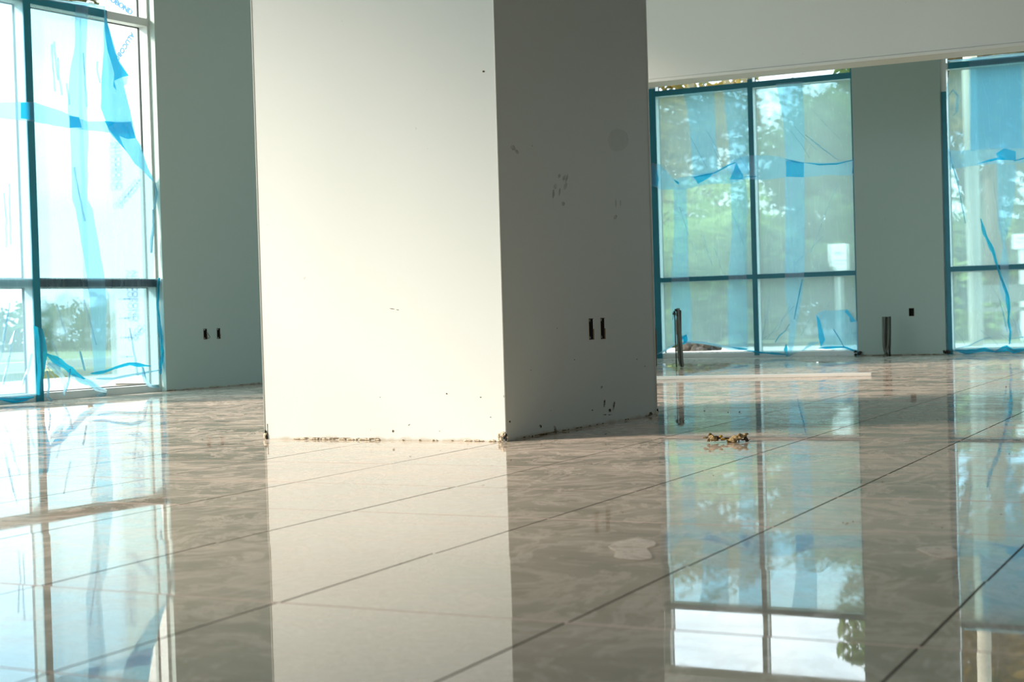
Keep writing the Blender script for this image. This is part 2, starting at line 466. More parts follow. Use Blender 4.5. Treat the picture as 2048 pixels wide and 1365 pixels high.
# ------------------------------------------------------------------ column
colm = empty('square_column', (-3.55, 6.6, 0), label='wide square plastered column, cream front and grey-green shaded side, standing on the tiles', cat='column')
ch = [box_px(CR, 1178.2, 1187.6, 637.8, 679.3), box_px(CR, 1201.5, 1210.4, 636.5, 678)]
CLn = CF.P(0, 0).copy(); uw = 1.2239; us = 1.5598
P0, P1, P2 = CF.P(0, 0), CR.P(0, 0), CR.P(us, 0); P3 = P0+(P2-P1)
mb = MB(); wall_grid(mb, CR, 0, us, 0, H, ch, 0, .02)
mb.add([P0, P1, P1+Vector((0, 0, H)), P0+Vector((0, 0, H))], [(0, 1, 2, 3)])
mb.add([P2, P3, P3+Vector((0, 0, H)), P2+Vector((0, 0, H))], [(0, 1, 2, 3)])
mb.add([P3, P0, P0+Vector((0, 0, H)), P3+Vector((0, 0, H))], [(0, 1, 2, 3)])
mb.build('shaft', PAINT_COL, colm)
for a in (P0, P1, P2):
    MB().tube([a+Vector((0, 0, .035)), a+Vector((0, 0, H))], .0035, 8).build('corner_bead', PAINT_COL, colm, True)
def poly_patch(name, W, px, mat, parent, d=.0015, th=.001):
    """a thin deposit lying on a surface"""
    q = [W.hit(x, y, d) for x, y in px]
    n = len(q); v = [W.P(*p, d) for p in q]+[W.P(*p, d-th) for p in q]
    return link(name, v, [tuple(range(n))]+[(i, (i+1) % n, n+(i+1) % n, n+i) for i in range(n)], mat, parent)
def blob(cx, cy, rx, ry, rot=0, n=18, amp=.15, seed=0):
    o = []
    for k in range(n):
        t = 2*math.pi*k/n; r = 1+amp*noise.noise(Vector((math.cos(t)*1.5, math.sin(t)*1.5, seed*3.1)))*2
        x, y = rx*math.cos(t)*r, ry*math.sin(t)*r
        o.append((cx+x*math.cos(rot)-y*math.sin(rot), cy+x*math.sin(rot)+y*math.cos(rot)))
    return o
sm = [(1119, 352, 2.6, 4, .4), (1128, 356, 2.2, 6, .35), (1133, 358, 2, 8, .3), (1131, 372, 2.6, 8, .25), (1111, 373, 3, 6, .2), (1107, 388, 2, 9, .1), (1119, 384, 1.6, 7, .1), (1126, 408, 3.4, 4, .2)]
for i, (x, y, a, b, r) in enumerate(sm):
    poly_patch('hand_smudge', CR, blob(x, y, a, b, r, seed=i), SMUDGE, colm)
poly_patch('round_stain', CR, blob(1236, 280, 20, 23, 0, 26, .05, 3), SOFTST, colm)
for i, (x, y, a, b, r) in enumerate([(1026, 296, 4, 6, -.6), (1034, 304, 3, 5, -.6), (1232, 407, 1, 7, 0), (1241, 406, 1, 6, 0), (1231, 434, 2.5, 5, .3), (1203.5, 775, 1.6, 2.6, .3), (1209, 808, 1.4, 8, .1), (1228, 812, 1.3, 9, .15), (1220, 821, 2.2, 3, 0), (1216, 830, 8, 1.2, 0),
                                     (1081, 853, 2.4, 3.2, -.4), (1111, 860, 2.2, 8, -.25), (1087, 870, 8, 2, -.15), (1065, 874, 1.4, 3, 0), (1020, 844, 1.6, 2, 0), (1302, 828, 3, 3.5, 0), (1114, 657, 1, 1.2, 0), (1290, 733, 1.2, 1.5, 0), (1274, 719, .9, 1.2, 0), (1062, 741, 1.1, 1.3, 0), (1149, 720, .9, 1.2, 0),
                                     (1065, 292, .8, 1.8, 0), (1102, 822, 1.2, 1.3, 0), (1185, 821, 1.3, 1.4, 0)]):
    poly_patch('brown_speck' if y > 600 else 'faint_smudge', CR, blob(x, y, a, b, r, seed=i+20), STAIN if y > 600 else SMUDGE, colm)
for i, (x, y, a, b, r) in enumerate([(967, 143, 2.2, 2, 0), (1009, 793, 2, 3, .3), (786, 863, 2.2, 2.6, .3), (893, 788, 1.4, 1.2, 0), (961, 795, 1.5, .9, 0), (879, 863, 1.2, 1.3, 0), (981, 835, 1.2, .9, 0), (818, 850, 2.2, .5, -.7), (784, 618, 5, .5, .1), (795, 620, 2.5, .5, .1), (760, 795, 1, .7, 0), (1004, 873, 2.2, 2.4, 0)]):
    poly_patch('brown_speck', CF, blob(x, y, a, b, r, seed=i+50), STAIN, colm)
# chipped skirting plaster: crumbs stuck along the foot of the front
foot = MB()
for k in range(70):
    x = random.uniform(585, 760) if k < 55 else random.uniform(800, 1000)
    u, zz = CF.hit(x, 879); foot.lump(CF.P(u, .004, .004), (random.uniform(.003, .012), .004, random.uniform(.002, .005)), k, 1)
foot.build('broken_plaster_edge', PLASTER, colm)
foot = MB()
for k in range(26):
    u = CF.hit(random.uniform(612, 758), 879)[0]; foot.lump(CF.P(u, .008, .002), (random.uniform(.004, .016), .003, .0018), k+90, 1)
for k in range(30):
    u = CR.hit(random.choice((random.uniform(1080, 1300), random.uniform(1020, 1170))), 860)[0]
    foot.lump(CR.P(u, .006, .002), (.003, random.uniform(.006, .020), random.uniform(.0015, .0035)), k+190, 1)
foot.build('brown_joint_filler', BROWNCR, colm)
for n_, (P, sx) in enumerate(((P1, 1), (P0, -1), (P2, 1))):
    c = MB()
    for k in range(16 if n_ == 0 else 7):
        a = random.uniform(-.035, .006)*sx
        q = P+Vector((a if n_ == 0 else abs(a)*-sx*.3, random.uniform(-.006, .008), random.uniform(.003, .035)))
        c.lump(q, random.uniform(.004, .010), k+300+n_*40, 2)
    c.build('crumbled_corner', PLASTER, colm)
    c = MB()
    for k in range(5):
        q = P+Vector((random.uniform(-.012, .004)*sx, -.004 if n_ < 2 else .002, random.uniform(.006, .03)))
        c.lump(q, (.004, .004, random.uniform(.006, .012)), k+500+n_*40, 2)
    c.build('corner_hollow_shade', DARKHOLE, colm)  # near-black lumps, shade of the chipped hollows put into their colour
MB().pbox(CF, .012, .016, .005, .07, -.001, .001).build('lifted_bead_line', STAIN, colm)

# ------------------------------------------------------------------ electrical boxes in the wall openings
def outlet(W, h, label, group, tabs=True, wire=False, wood=False):
    u0, u1, z0, z1 = h; w = u1-u0; g = .0015; base = W.P((u0+u1)/2, z0, 0)
    r = empty('electrical_box', base, label=label, cat='electrical box', group=group)
    b = MB(); th = .003; dp = -.045
    b.pbox(W, u0, u1, z0, z1, dp-.004, dp)
    b.pbox(W, u0-.0005, u0+th, z0, z1, dp, -.004); b.pbox(W, u1-th, u1+.0005, z0, z1, dp, -.004)
    b.pbox(W, u0, u1, z0-.0005, z0+th, dp, -.004); b.pbox(W, u0, u1, z1-th, z1+.0005, dp, -.004)
    b.build('back_box', DARKHOLE, r)  # shade of the recess is painted in as near-black
    e = MB()
    e.pbox(W, u1-.0035, u1+.0008, z0-.001, z0+(z1-z0)*.5, -.003, .0010); e.pbox(W, u0-.0010, u0+.0006, z0-.002, z1+.002, -.003, .0010)
    e.pbox(W, u0-.001, u1+.001, z1-.0006, z1+.0012, -.003, .0012); e.pbox(W, u0-.001, u1+.001, z0-.0016, z0+.0006, -.003, .0012)
    e.build('raw_cut_edge', RIMBROWN, r)
    if tabs:
        for zz, s in ((z1-.004, -1), (z0+.004, 1)):
            t = MB(); um = (u0+u1)/2-.002; a = min(.006, w*.22)
            t.add([W.P(um-a, zz, -.006), W.P(um+a, zz, -.006), W.P(um, zz+s*.012, -.006), W.P(um-a, zz, -.008), W.P(um+a, zz, -.008), W.P(um, zz+s*.012, -.008)],
                  [(0, 1, 2), (3, 5, 4), (0, 3, 4, 1), (1, 4, 5, 2), (2, 5, 3, 0)])
            t.build('screw_tab', STEEL, r)
    if wire:
        pts = [W.P(*W.hit(x, y, d), d) for x, y, d in ((414, 663, -.02), (415, 666, .004), (418, 671, .02), (420, 675, .022), (418.5, 677, .018), (415, 676.5, .004), (412, 676, -.02))]
        MB().tube(pts, .0022, 8).build('loose_wire', CONDUITD, r, True)
    return r
outlet(LB, holesL[0], 'open electrical box with loose wire loop, in grey wall beside the left window', 'open boxes in the left wall', wire=True)
outlet(LB, holesL[1], 'open electrical box without wire, closer to the column of the two on the left wall', 'open boxes in the left wall')
outlet(CR, ch[0], 'tall open electrical box in column side, nearer the lit corner of the column', 'open boxes in the column')
outlet(CR, ch[1], 'tall open electrical box in column side, nearer the far edge of the column', 'open boxes in the column')
outlet(FB, holesP[0], 'small open electrical box cut into far wall pier above the paired conduits', None, tabs=False)

# ------------------------------------------------------------------ windows
def member(W, name, parent, u0, u1, z0, z1, d0=-.115, d1=0, mat=ALU, bev=.002):
    return MB().pbox(W, u0, u1, z0, z1, d0, d1).build(name, mat, parent, bevel=bev)
def glazing(W, parent, u0, u1, z0, z1):
    MB().pbox(W, u0, u1, z0, z1, -.100, -.094).build('pane', GLASS, parent)
    g = MB(); w = .007
    for a in ((u0, u0+w, z0, z1), (u1-w, u1, z0, z1), (u0, u1, z0, z0+w), (u0, u1, z1-w, z1)):
        g.pbox(W, *a, -.104, -.090)
    g.build('gasket', GASKET, parent)
WT = 5.2
def window(name, W, mulls, rails, sill, loc):
    """mulls: [(u0,u1)..] left to right; rails [(z0,z1)..]"""
    r = empty(name, loc, kind='structure')
    for a, b in mulls: member(W, 'mullion', r, a, b, 0, WT+.05)
    for (a, b), (c, d) in zip(mulls, mulls[1:]):
        member(W, 'sill', r, b, c, 0, sill)
        member(W, 'head', r, b, c, WT, WT+.05)
        z = sill
        for z0, z1 in rails:
            member(W, 'rail', r, b, c, z0, z1, -.115, -.0005)
            glazing(W, r, b, c, z, z0); z = z1
        glazing(W, r, b, c, z, WT)
    return r
uml = (LW.hit(47.5, 100)[0], LW.hit(61.5, 100)[0])
ujm = (LW.hit(295.5, 100)[0]+.0, uj+.02)
print('uml', uml, ujm, uL0)
w1 = window('window_1', LW, [(uL0-.02, uL0+.04), (uml[0], uml[1]), ujm], [(.832, .8986), (2.9013, 2.9644)], .058, LW.P(0, 0))
# far window bays
xA = FW.hit(1311, 191)[0]; xB = (FW.hit(1494.7, 150)[0], FW.hit(1504.4, 147)[0]); xC = FW.hit(1702.3, 200)[0]
xD = FW.hit(1892, 144)[0]
w2 = window('window_2', FW, [(xA-.075, xA), xB, (xC, uC+.05)], [(.825, .876), (2.84, 2.9028)], .055, FW.P(-5, 0))
xE = xD+1.04
w3 = window('window_3', FW, [(uD-.01, xD), (xE, xE+.05), (xE+1.04, xE+1.1)], [(.825, .876), (2.84, 2.9028)], .055, FW.P(-2, 0))
# header walls over the glass
for W, a, b, p in ((LB, uL0-.1, uj, lw), (LB, near_win[0]-.2, near_win[1]+.1, lw), (FB, uA-.03, uC+.04, fwo), (FB, uD, -.15, fwo)):
    wall_grid(MB(), W, a, b, WT+.05, H, [], 0, .2).build('header', PAINT, p)
# the long unseen left window nearer the camera
nm = [near_win[0]+k*(near_win[1]-near_win[0])/7 for k in range(8)]
window('window_4', LW, [(u, u+.06) for u in nm], [(2.9013, 2.9644)], .058, LW.P(-8, 0))

# blue masking film stuck on frame faces
def tape(W, parent, quads, d=.0022):
    for q in quads:
        (a, b, z0, z1) = q
        MB().pbox(W, a, b, z0, z1, .0004, .0125).build('frame_masking', TAPE, parent)

# ------------------------------------------------------------------ polythene over window 1
def c1(*p): return [(x/3.25, y/3.25) for x, y in p]
def c2(*p): return [(x/3.102, 400+y/3.102) for x, y in p]
def c3(*p): return [(1290+x/3.591, 80+y/3.591) for x, y in p]
def c4(*p): return [(1290+x/4.0156, 440+y/4.0156) for x, y in p]
def c5(*p): return [(1700+x/3.592, 80+y/3.592) for x, y in p]
def c6(*p): return [(1700+x/4.0144, 440+y/4.0144) for x, y in p]

s1 = empty('plastic_sheet', LW.P(.2, 0, .01), label='torn blue polythene taped over left window, its right edge hanging loose in a long flap', cat='plastic sheet', group=None)
sheet('main_sheet', LW, c1((195, -40), (195, 22), (400, 8), (560, 22), (680, 50), (700, 150), (770, 390), (800, 520), (860, 780), (885, 895), (1000, 1190), (1008, 1260))+
      c2((950, 60), (945, 200), (958, 330), (950, 480), (985, 495), (975, 640), (985, 760), (1003, 880), (995, 1080), (985, 1165), (915, 1155), (900, 1100), (840, 1085), (700, 1120), (655, 1150), (560, 1165), (500, 1140), (430, 1105), (350, 1060), (300, 1020), (285, 990), (262, 1200), (235, 1210), (232, 790)), FILML, s1, .007, .07, .005, 1)
sheet('left_pane_sheet', LW, [(-60, -20), (46, -20)]+c1((150, 30), (175, 660))+c2((190, 100), (205, 780), (222, 1215), (160, 1250), (0, 1245), (-180, 1262)), FILM2, s1, .010, .08, .008, 2)
FLAP = mat_film('film_flap', (.34, .66, .80), (.30, .80, 1.), .36, (14, 8, 3))
sheet('loose_flap', LW, c1((672, 40), (682, 60), (700, 150), (735, 260), (770, 385), (838, 492), (822, 548), (800, 560), (830, 680), (860, 785), (885, 895), (945, 1040), (1002, 1190), (880, 1065), (800, 965), (700, 850), (655, 700), (660, 450), (668, 200)), FLAP, s1, .03, .04, .016, 3, sag=(14, 6))
sheet('flap_fold', LW, c1((676, 60), (695, 150), (745, 330), (770, 400), (838, 492), (800, 500), (740, 525), (755, 590), (735, 560), (742, 480), (700, 330), (680, 200)), FILM3, s1, .045, .04, .010, 4, sag=(20, 8))
sheet('flap_fold', LW, c1((675, 787), (750, 795), (850, 792), (885, 898), (830, 905), (775, 885), (800, 940), (825, 985), (780, 940), (730, 870)), FILM3, s1, .045, .04, .008, 5, sag=(20, 8))
sheet('vertical_overlap', LW, c1((488, 20), (575, 35), (560, 300), (555, 500), (565, 770), (572, 850), (570, 1300))+c2((575, 60), (645, 480), (660, 640), (655, 1000), (650, 1060), (580, 1075), (555, 620), (540, 480), (470, 60))+c1((470, 1300), (455, 850), (440, 720), (450, 500), (485, 300)), FILM2, s1, .018, .06, .006, 6)
sheet('horizontal_overlap', LW, c1((-150, 665), (215, 662), (330, 700), (450, 745), (570, 790), (860, 785), (885, 870), (700, 862), (440, 832), (215, 790), (-150, 755)), FILM2, s1, .022, .05, .006, 7)
sheet('dark_overlap', LW, c1((452, 752), (515, 762), (532, 830), (452, 832)), FILM3, s1, .026, .04, .003, 8)
sheet('dark_overlap', LW, c1((135, 668), (215, 665), (218, 780), (135, 770)), FILM3, s1, .026, .04, .003, 9)
sheet('mullion_drape', LW, c2((210, 780), (265, 800), (278, 870), (290, 960), (270, 1080), (258, 1212), (228, 1212), (222, 1000), (222, 880)), FILM3, s1, .03, .04, .014, 10, sag=(18, 6))
for i, (pl, w) in enumerate([
        (c2((285, 955), (340, 990), (400, 1030), (460, 1075), (520, 1112)), .028),
        (c2((290, 1015), (340, 1040), (385, 1100), (400, 1150), (392, 1215)), .030),
        (c2((430, 1050), (425, 1120), (400, 1190)), .018),
        (c2((285, 1060), (300, 1160), (290, 1220), (325, 1252)), .016),
        (c2((490, 940), (510, 1010), (520, 1060)), .010),
        (c2((440, 1080), (500, 1120), (560, 1135), (600, 1170), (655, 1190), (640, 1215), (600, 1212)), .026),
        (c2((560, 1080), (640, 1070), (720, 1040), (800, 1018), (930, 1032)), .020),
        (c2((590, 1110), (700, 1110), (840, 1085), (1000, 1055)), .016),
        (c2((985, 485), (972, 640), (985, 760), (1005, 900), (990, 1080)), .018),
        (c1((1002, 1190), (1012, 1250), (1000, 1360)), .012),
        (c2((945, 60), (948, 160), (935, 330)), .012),
        (c2((-10, 1235), (80, 1245), (150, 1238), (205, 1225)), .030),
        (c2((880, 1040), (900, 1120), (930, 1155), (985, 1165)), .018)]):
    strip('torn_ribbon', LW, pl, w, FILMW if i in (7, 10, 12, 2) else FILM3 if i in (0, 6, 8, 11) else FILMW, s1, .03, i)
strip('top_fringe', LW, [(60, -3)]+c1((330, 0), (480, 18), (600, 30), (680, 48)), .016, FILMW, s1, .02, 33)
tape(LW, s1, [(uml[0]-.0005, uml[1]+.0005, .0, 4.0), (uml[1], LW.hit(212, 30)[0], 2.902, 2.9635)])
MB().pbox(LW, uml[1], uj-.01, .834, .8975, .0004, .0014).build('rail_masking', mat_film('film_on_rail', (.15, .45, .55), (.03, .40, .55), .35), s1)

# ------------------------------------------------------------------ polythene over window 2
s2 = empty('plastic_sheet', FW.P(-5, 0, .01), label='blue translucent polythene over two-bay far window behind the conduit stubs', cat='plastic sheet', group=None)
sheet('main_sheet', FW, c3((20, 380), (90, 375), (735, 315), (1480, 240), (1497, 260), (1505, 850))+c4((1700, 300), (1715, 700), (1735, 1065), (1640, 1052), (1440, 1040), (1250, 1055), (1150, 1098), (1130, 1088), (1000, 1062), (870, 1062), (700, 1040), (560, 1010), (400, 990), (330, 975), (240, 1000), (150, 1060), (95, 1085), (80, 800), (65, 100)), FILM, s2, .007, .09, .004, 11)
sheet('vertical_overlap', FW, c3((275, 385), (500, 365), (500, 500), (512, 760), (528, 965), (345, 985), (325, 700), (300, 480)), FILM2, s2, .018, .07, .005, 12)
sheet('vertical_overlap', FW, c3((565, 360), (735, 340), (745, 890), (745, 960), (615, 970), (600, 700), (572, 500)), FILM2, s2, .018, .07, .005, 13)
sheet('vertical_overlap', FW, c3((940, 315), (1130, 298), (1145, 600), (1145, 880), (1010, 885), (995, 600), (965, 430)), FILM2, s2, .018, .07, .005, 14)
sheet('vertical_overlap', FW, c3((205, 1070), (298, 1068), (300, 1250))+c4((345, 20), (348, 430), (370, 640), (372, 975), (225, 985), (210, 640), (215, 400), (235, 60)), FILM2, s2, .018, .07, .005, 15)
sheet('vertical_overlap', FW, c3((610, 1000), (720, 985), (740, 1200))+c4((815, 60), (815, 440), (825, 700), (828, 1040), (668, 1025), (662, 600), (680, 300), (700, 60)), FILM2, s2, .018, .07, .005, 16)
sheet('vertical_overlap', FW, c3((1005, 990), (1145, 985), (1148, 1200))+c4((1285, 20), (1280, 420), (1258, 640), (1215, 860), (1195, 1010), (1172, 1095), (1150, 1098), (1160, 800), (1130, 620), (1122, 420), (1128, 100)), FILM2, s2, .018, .07, .005, 17)
sheet('horizontal_overlap', FW, c3((45, 882), (110, 895), (160, 950), (210, 1000), (340, 972), (500, 940), (600, 890), (655, 850), (750, 830), (870, 828), (960, 838), (1010, 853), (1150, 880), (1340, 882), (1505, 858), (1505, 975), (1300, 970), (1140, 988), (1010, 988), (860, 1006), (720, 1000), (600, 1032), (450, 1036), (290, 1072), (120, 1078), (48, 1048)), FILM2, s2, .024, .05, .008, 18, sag=(8, 12))
sheet('dark_overlap', FW, c3((1010, 868), (1142, 880), (1140, 986), (1012, 982)), FILM3, s2, .03, .04, .004, 19)
sheet('dark_overlap', FW, c3((655, 880), (680, 930), (706, 972), (700, 1000), (608, 1002), (640, 930)), FILM3, s2, .03, .04, .006, 20)
sheet('dark_overlap', FW, c3((345, 985), (420, 975), (485, 962), (470, 985), (380, 1036), (365, 1010)), FILM3, s2, .03, .04, .004, 21)
sheet('dark_overlap', FW, c3((48, 890), (85, 940), (100, 1000), (92, 1050), (52, 1055)), FILM3, s2, .03, .04, .004, 22)
sheet('bunched_corner', FW, c4((1368, 765), (1420, 732), (1540, 728), (1620, 718), (1660, 760), (1692, 805), (1732, 832), (1738, 1068), (1640, 1050), (1545, 1022), (1440, 1042), (1408, 1012), (1395, 900)), FILM2, s2, .035, .05, .016, 23, sag=(12, 12))
sheet('dark_fold', FW, c4((1378, 765), (1405, 800), (1425, 880), (1448, 965), (1412, 1025), (1392, 940)), FILM3, s2, .05, .04, .006, 24)
sheet('dark_fold', FW, c4((1600, 735), (1625, 718), (1660, 765), (1695, 815), (1650, 825), (1640, 780)), FILM3, s2, .05, .04, .006, 25)
for i, (pl, w, mt) in enumerate([
        (c4((98, 1080), (160, 1052), (240, 1000), (300, 985)), .022, FILMW),
        (c4((295, 950), (318, 935), (325, 985), (300, 1000)), .030, FILM3),
        (c4((290, 985), (360, 985), (450, 985), (560, 1005), (680, 1035), (820, 1045)), .022, FILM2),
        (c4((700, 1025), (760, 1035), (825, 1040)), .018, FILM3),
        (c4((820, 1050), (930, 1066), (1060, 1075), (1130, 1085)), .016, FILM3),
        (c4((1135, 1000), (1130, 1040), (1140, 1098)), .030, FILM3),
        (c4((1045, 985), (1080, 930), (1130, 890), (1160, 840)), .006, FILM3),
        (c4((1200, 800), (1230, 640), (1262, 480)), .006, FILM3),
        (c4((1260, 1055), (1330, 1000), (1395, 985)), .020, FILM2),
        (c4((1395, 1030), (1500, 1025), (1600, 1022), (1730, 1068)), .016, FILM3),
        (c4((1515, 880), (1560, 950), (1600, 1020)), .007, FILM3),
        (c3((1150, 882), (1250, 895), (1380, 890), (1505, 860)), .012, FILM3),
        (c3((1010, 857), (1070, 872), (1140, 885)), .012, FILM3),
        (c3((210, 1005), (245, 1035)), .020, FILM3),
        (c3((350, 985), (500, 955), (600, 900), (652, 880)), .008, FILM3),
        (c3((1150, 680), (1260, 770), (1390, 865)), .008, FILMW),
        (c3((705, 985), (800, 980)), .008, FILM3),
        (c3((1498, 840), (1500, 900), (1490, 960)), .014, FILM3)]):
    strip('gathered_fold', FW, pl, w, mt, s2, .034, i+40)
tape(FW, s2, [(xA-.074, xA+.0005, 0, 2.93), (xB[0]-.0005, xB[1]+.0005, .02, 2.93), (xC-.0005, uC+.028, 0, 3.6), (xA, xB[0], 2.8405, 2.9020), (xB[1], xC, 2.8405, 2.9020),
              (xA, xB[0], .826, .8755), (xB[1], xC, .826, .8755)])

# ------------------------------------------------------------------ polythene over window 3
s3 = empty('plastic_sheet', FW.P(-2.4, 0, .01), label='blue polythene over the far right window at the picture edge, upper half wrinkled darker blue', cat='plastic sheet', group=None)
edge = 2150
xe = lambda x: (x-1700)*3.592
sheet('main_sheet', FW, c5((690, 360), (715, 210), (715, 150), (1250, 100), (1650, 65), (1650, 1400))+c6((1850, 900), (1850, 1050), (1397, 1075), (1100, 1052), (1000, 1062), (840, 1060), (800, 1060), (800, 300))+c5((700, 900), (700, 500)), FILM, s3, .007, .09, .004, 31)
sheet('upper_sheet', FW, c5((855, 145), (1238, 105), (1640, 70), (1640, 770), (1235, 780), (1000, 790), (862, 800)), FILM2, s3, .018, .07, .006, 32)
sheet('upper_sheet_double', FW, c5((868, 205), (1232, 180), (1236, 770), (868, 790)), FILM2, s3, .022, .07, .006, 36)
sheet('horizontal_overlap', FW, c5((700, 780), (760, 798), (860, 790), (1050, 790), (1110, 772), (1250, 765), (1640, 740), (1640, 850), (1250, 882), (1000, 892), (860, 908), (715, 932)), FILM2, s3, .026, .05, .008, 33, sag=(8, 12))
sheet('dark_fold', FW, c5((905, 892), (1000, 858), (1060, 845), (1050, 815), (1110, 778), (1190, 800), (1192, 866), (1060, 862), (980, 880)), FILM3, s3, .034, .04, .008, 34, sag=(14, 14))
sheet('vertical_overlap', FW, c5((1053, 890), (1190, 892), (1185, 1100), (1150, 1365))+c6((1290, 20), (1245, 180), (1275, 370), (1275, 560), (1250, 700), (1200, 560), (1205, 370), (1230, 200), (1190, 60)), FILM2, s3, .020, .06, .006, 35)
for i, (pl, w, mt) in enumerate([
        (c5((1180, 870), (1250, 850), (1500, 840)), .010, FILM3),
        (c6((1050, -10), (1080, 110), (1150, 260), (1190, 400), (1225, 500), (1262, 600), (1275, 720), (1272, 820), (1288, 900), (1280, 1000)), .020, FILM3),
        (c6((1200, 640), (1235, 770), (1262, 900)), .010, FILM2),
        (c6((840, 1045), (930, 1062), (1020, 1050), (1080, 1040), (1160, 1060)), .030, FILM3),
        (c6((1160, 1062), (1260, 1030), (1310, 1055), (1420, 1035)), .036, FILM3),
        (c6((860, 1030), (960, 1010), (1060, 960), (1140, 938)), .010, FILM2),
        (c6((1280, 960), (1397, 940), (1500, 930)), .010, FILM2),
        (c5((715, 800), (735, 900), (770, 1010), (830, 1320)), .010, FILMW),
        (c5((705, 400), (740, 360), (775, 400), (765, 520), (740, 545)), .014, FILM2)]):
    strip('gathered_fold', FW, pl, w, mt, s3, .034, i+70)
strip('top_fringe', FW, c5((700, 150), (860, 140), (1000, 118), (1150, 105), (1250, 95), (1640, 60)), .014, FILMW, s3, .02, 90)
tape(FW, s3, [(uD+.012, xD+.0005, 0, 2.62), (xD+.02, xE, 2.8405, 2.902), (xD, xE, .826, .8755), (xE, xE+.05, 0, 2.9)])

# thin taut creases that catch the light
def creases(W, parent, boxes, n, seed, mat, d=.014):
    rr = random.Random(seed)
    for k in range(n):
        x0, y0, x1, y1, dx, dy = rr.choice(boxes)
        x, y = rr.uniform(x0, x1), rr.uniform(y0, y1); L = rr.uniform(.4, 1.1)
        j = rr.uniform(-.35, .35)
        ex, ey = x+dx*L*(1+j), y+dy*L
        ex = min(max(ex, x0-6), x1+6); ey = min(max(ey, y0), y1)
        if abs(ex-x)+abs(ey-y) < 12: continue
        strip('taut_crease', W, [(x, y), ((x+ex)/2+rr.uniform(-3, 3), (y+ey)/2), (ex, ey)], rr.uniform(.0022, .0055), mat, parent, d, seed+k)
CREASE = mat_film('film_crease', (.86, .95, 1.), (.8, .95, 1.), .16, gl=.1)
creases(FW, s2, [(1325, 380, 1490, 540, 25, 90), (1325, 575, 1490, 690, 30, 60), (1525, 360, 1700, 530, -70, 130), (1530, 575, 1700, 680, -60, 90), (1330, 210, 1490, 340, 40, 90), (1530, 200, 1695, 330, 60, 60)], 24, 5, CREASE)
creases(FW, s3, [(1910, 200, 2040, 320, 20, 80), (1910, 340, 2040, 520, 20, 130), (1910, 560, 2045, 690, 50, 100)], 12, 6, CREASE)
creases(LW, s1, [(90, 280, 205, 530, 30, 180), (85, 580, 270, 760, 40, 110), (70, 60, 200, 220, 10, 100), (2, 260, 55, 540, 5, 140), (5, 590, 65, 770, -20, 110)], 20, 7, CREASE)

# ------------------------------------------------------------------ things on the floor
# conduit stubs
def bent(p, top, r, mat, name, parent, curve=0.0, n=12):
    pts = []
    for k in range(9):
        t = k/8; q = Vector(p).lerp(Vector(top), t); q += Vector((curve*(1-t)**3, 0, 0)); pts.append(q)
    return MB().tube(pts, r, n, False).build(name, mat, parent, True)
pb = floor_hit(1366, 734.5); sc = (pb-EYE).dot(fw)/FPX
def up_at(x, y, p):                       # a point over the floor at p's distance
    r = ray(x, y); t = (p-EYE).dot(fw)/r.dot(fw); return EYE+r*t
st = empty('conduit_bundle', pb, label='bundle of conduit stubs with frayed top rising from tiles before the far window', cat='conduit')
bent(up_at(1365.5, 735, pb)-Vector((0, 0, .01)), up_at(1357, 617, pb), .0125*1, CONDUIT, 'grey_pipe', st, -.0)
pts = [up_at(x, y, pb)+fw*.02 for x, y in ((1366, 736), (1361.5, 728), (1358.5, 715), (1357.5, 690), (1356.5, 650), (1356, 617))]
MB().tube(pts, [.014]*6, 14).build('grey_pipe_front', CONDUIT, st, True)
pts = [up_at(x, y, pb)-fw*.0 for x, y in ((1364, 735), (1362, 725), (1361.2, 700), (1361, 660), (1360.5, 621))]
MB().tube(pts, .0098, 12).build('black_pipe', CONDUITD, st, True)
pts = [up_at(x, y, pb) for x, y in ((1353, 735.5), (1352.4, 715), (1351, 680), (1350, 640), (1348.5, 622))]
MB().tube(pts, .0060, 10).build('thin_rod', CONDUITD, st, True)
pts = [up_at(x, y, pb)-fw*.012 for x, y in ((1353.2, 670), (1352.6, 655), (1352.3, 640))]
MB().tube(pts, .0035, 8).build('rust_streaked_wire', RUST, st, True)
fr = MB()
for k in range(16):
    a = up_at(random.uniform(1346, 1354), random.uniform(621, 632), pb)
    b = a+Vector((random.uniform(-.03, .02), random.uniform(-.02, .02), random.uniform(-.05, .02)))
    fr.tube([a, a.lerp(b, .5)+Vector((0, 0, .008)), b], .002, 5)
for k in range(4): fr.lump(up_at(random.uniform(1346.5, 1352), random.uniform(620, 630), pb), .010, k+40, 1)
fr.build('frayed_wires', CONDUITD, st)

p2 = floor_hit(1311.6, 733)
sb = empty('conduit_pipe', p2, label='thin dark conduit standing on the floor just behind the right edge of column', cat='conduit')
pts = [up_at(x, y, p2) for x, y in ((1311.0, 734), (1310.8, 700), (1310.4, 680), (1309.6, 657))]
MB().tube(pts, .0105, 10).build('pipe', CONDUITD, sb, True)
pts = [up_at(x, y, p2)-fw*.01 for x, y in ((1313.2, 733), (1313.0, 700), (1312.8, 662))]
MB().tube(pts, .003, 8).build('rusty_wire', RUST, sb, True)

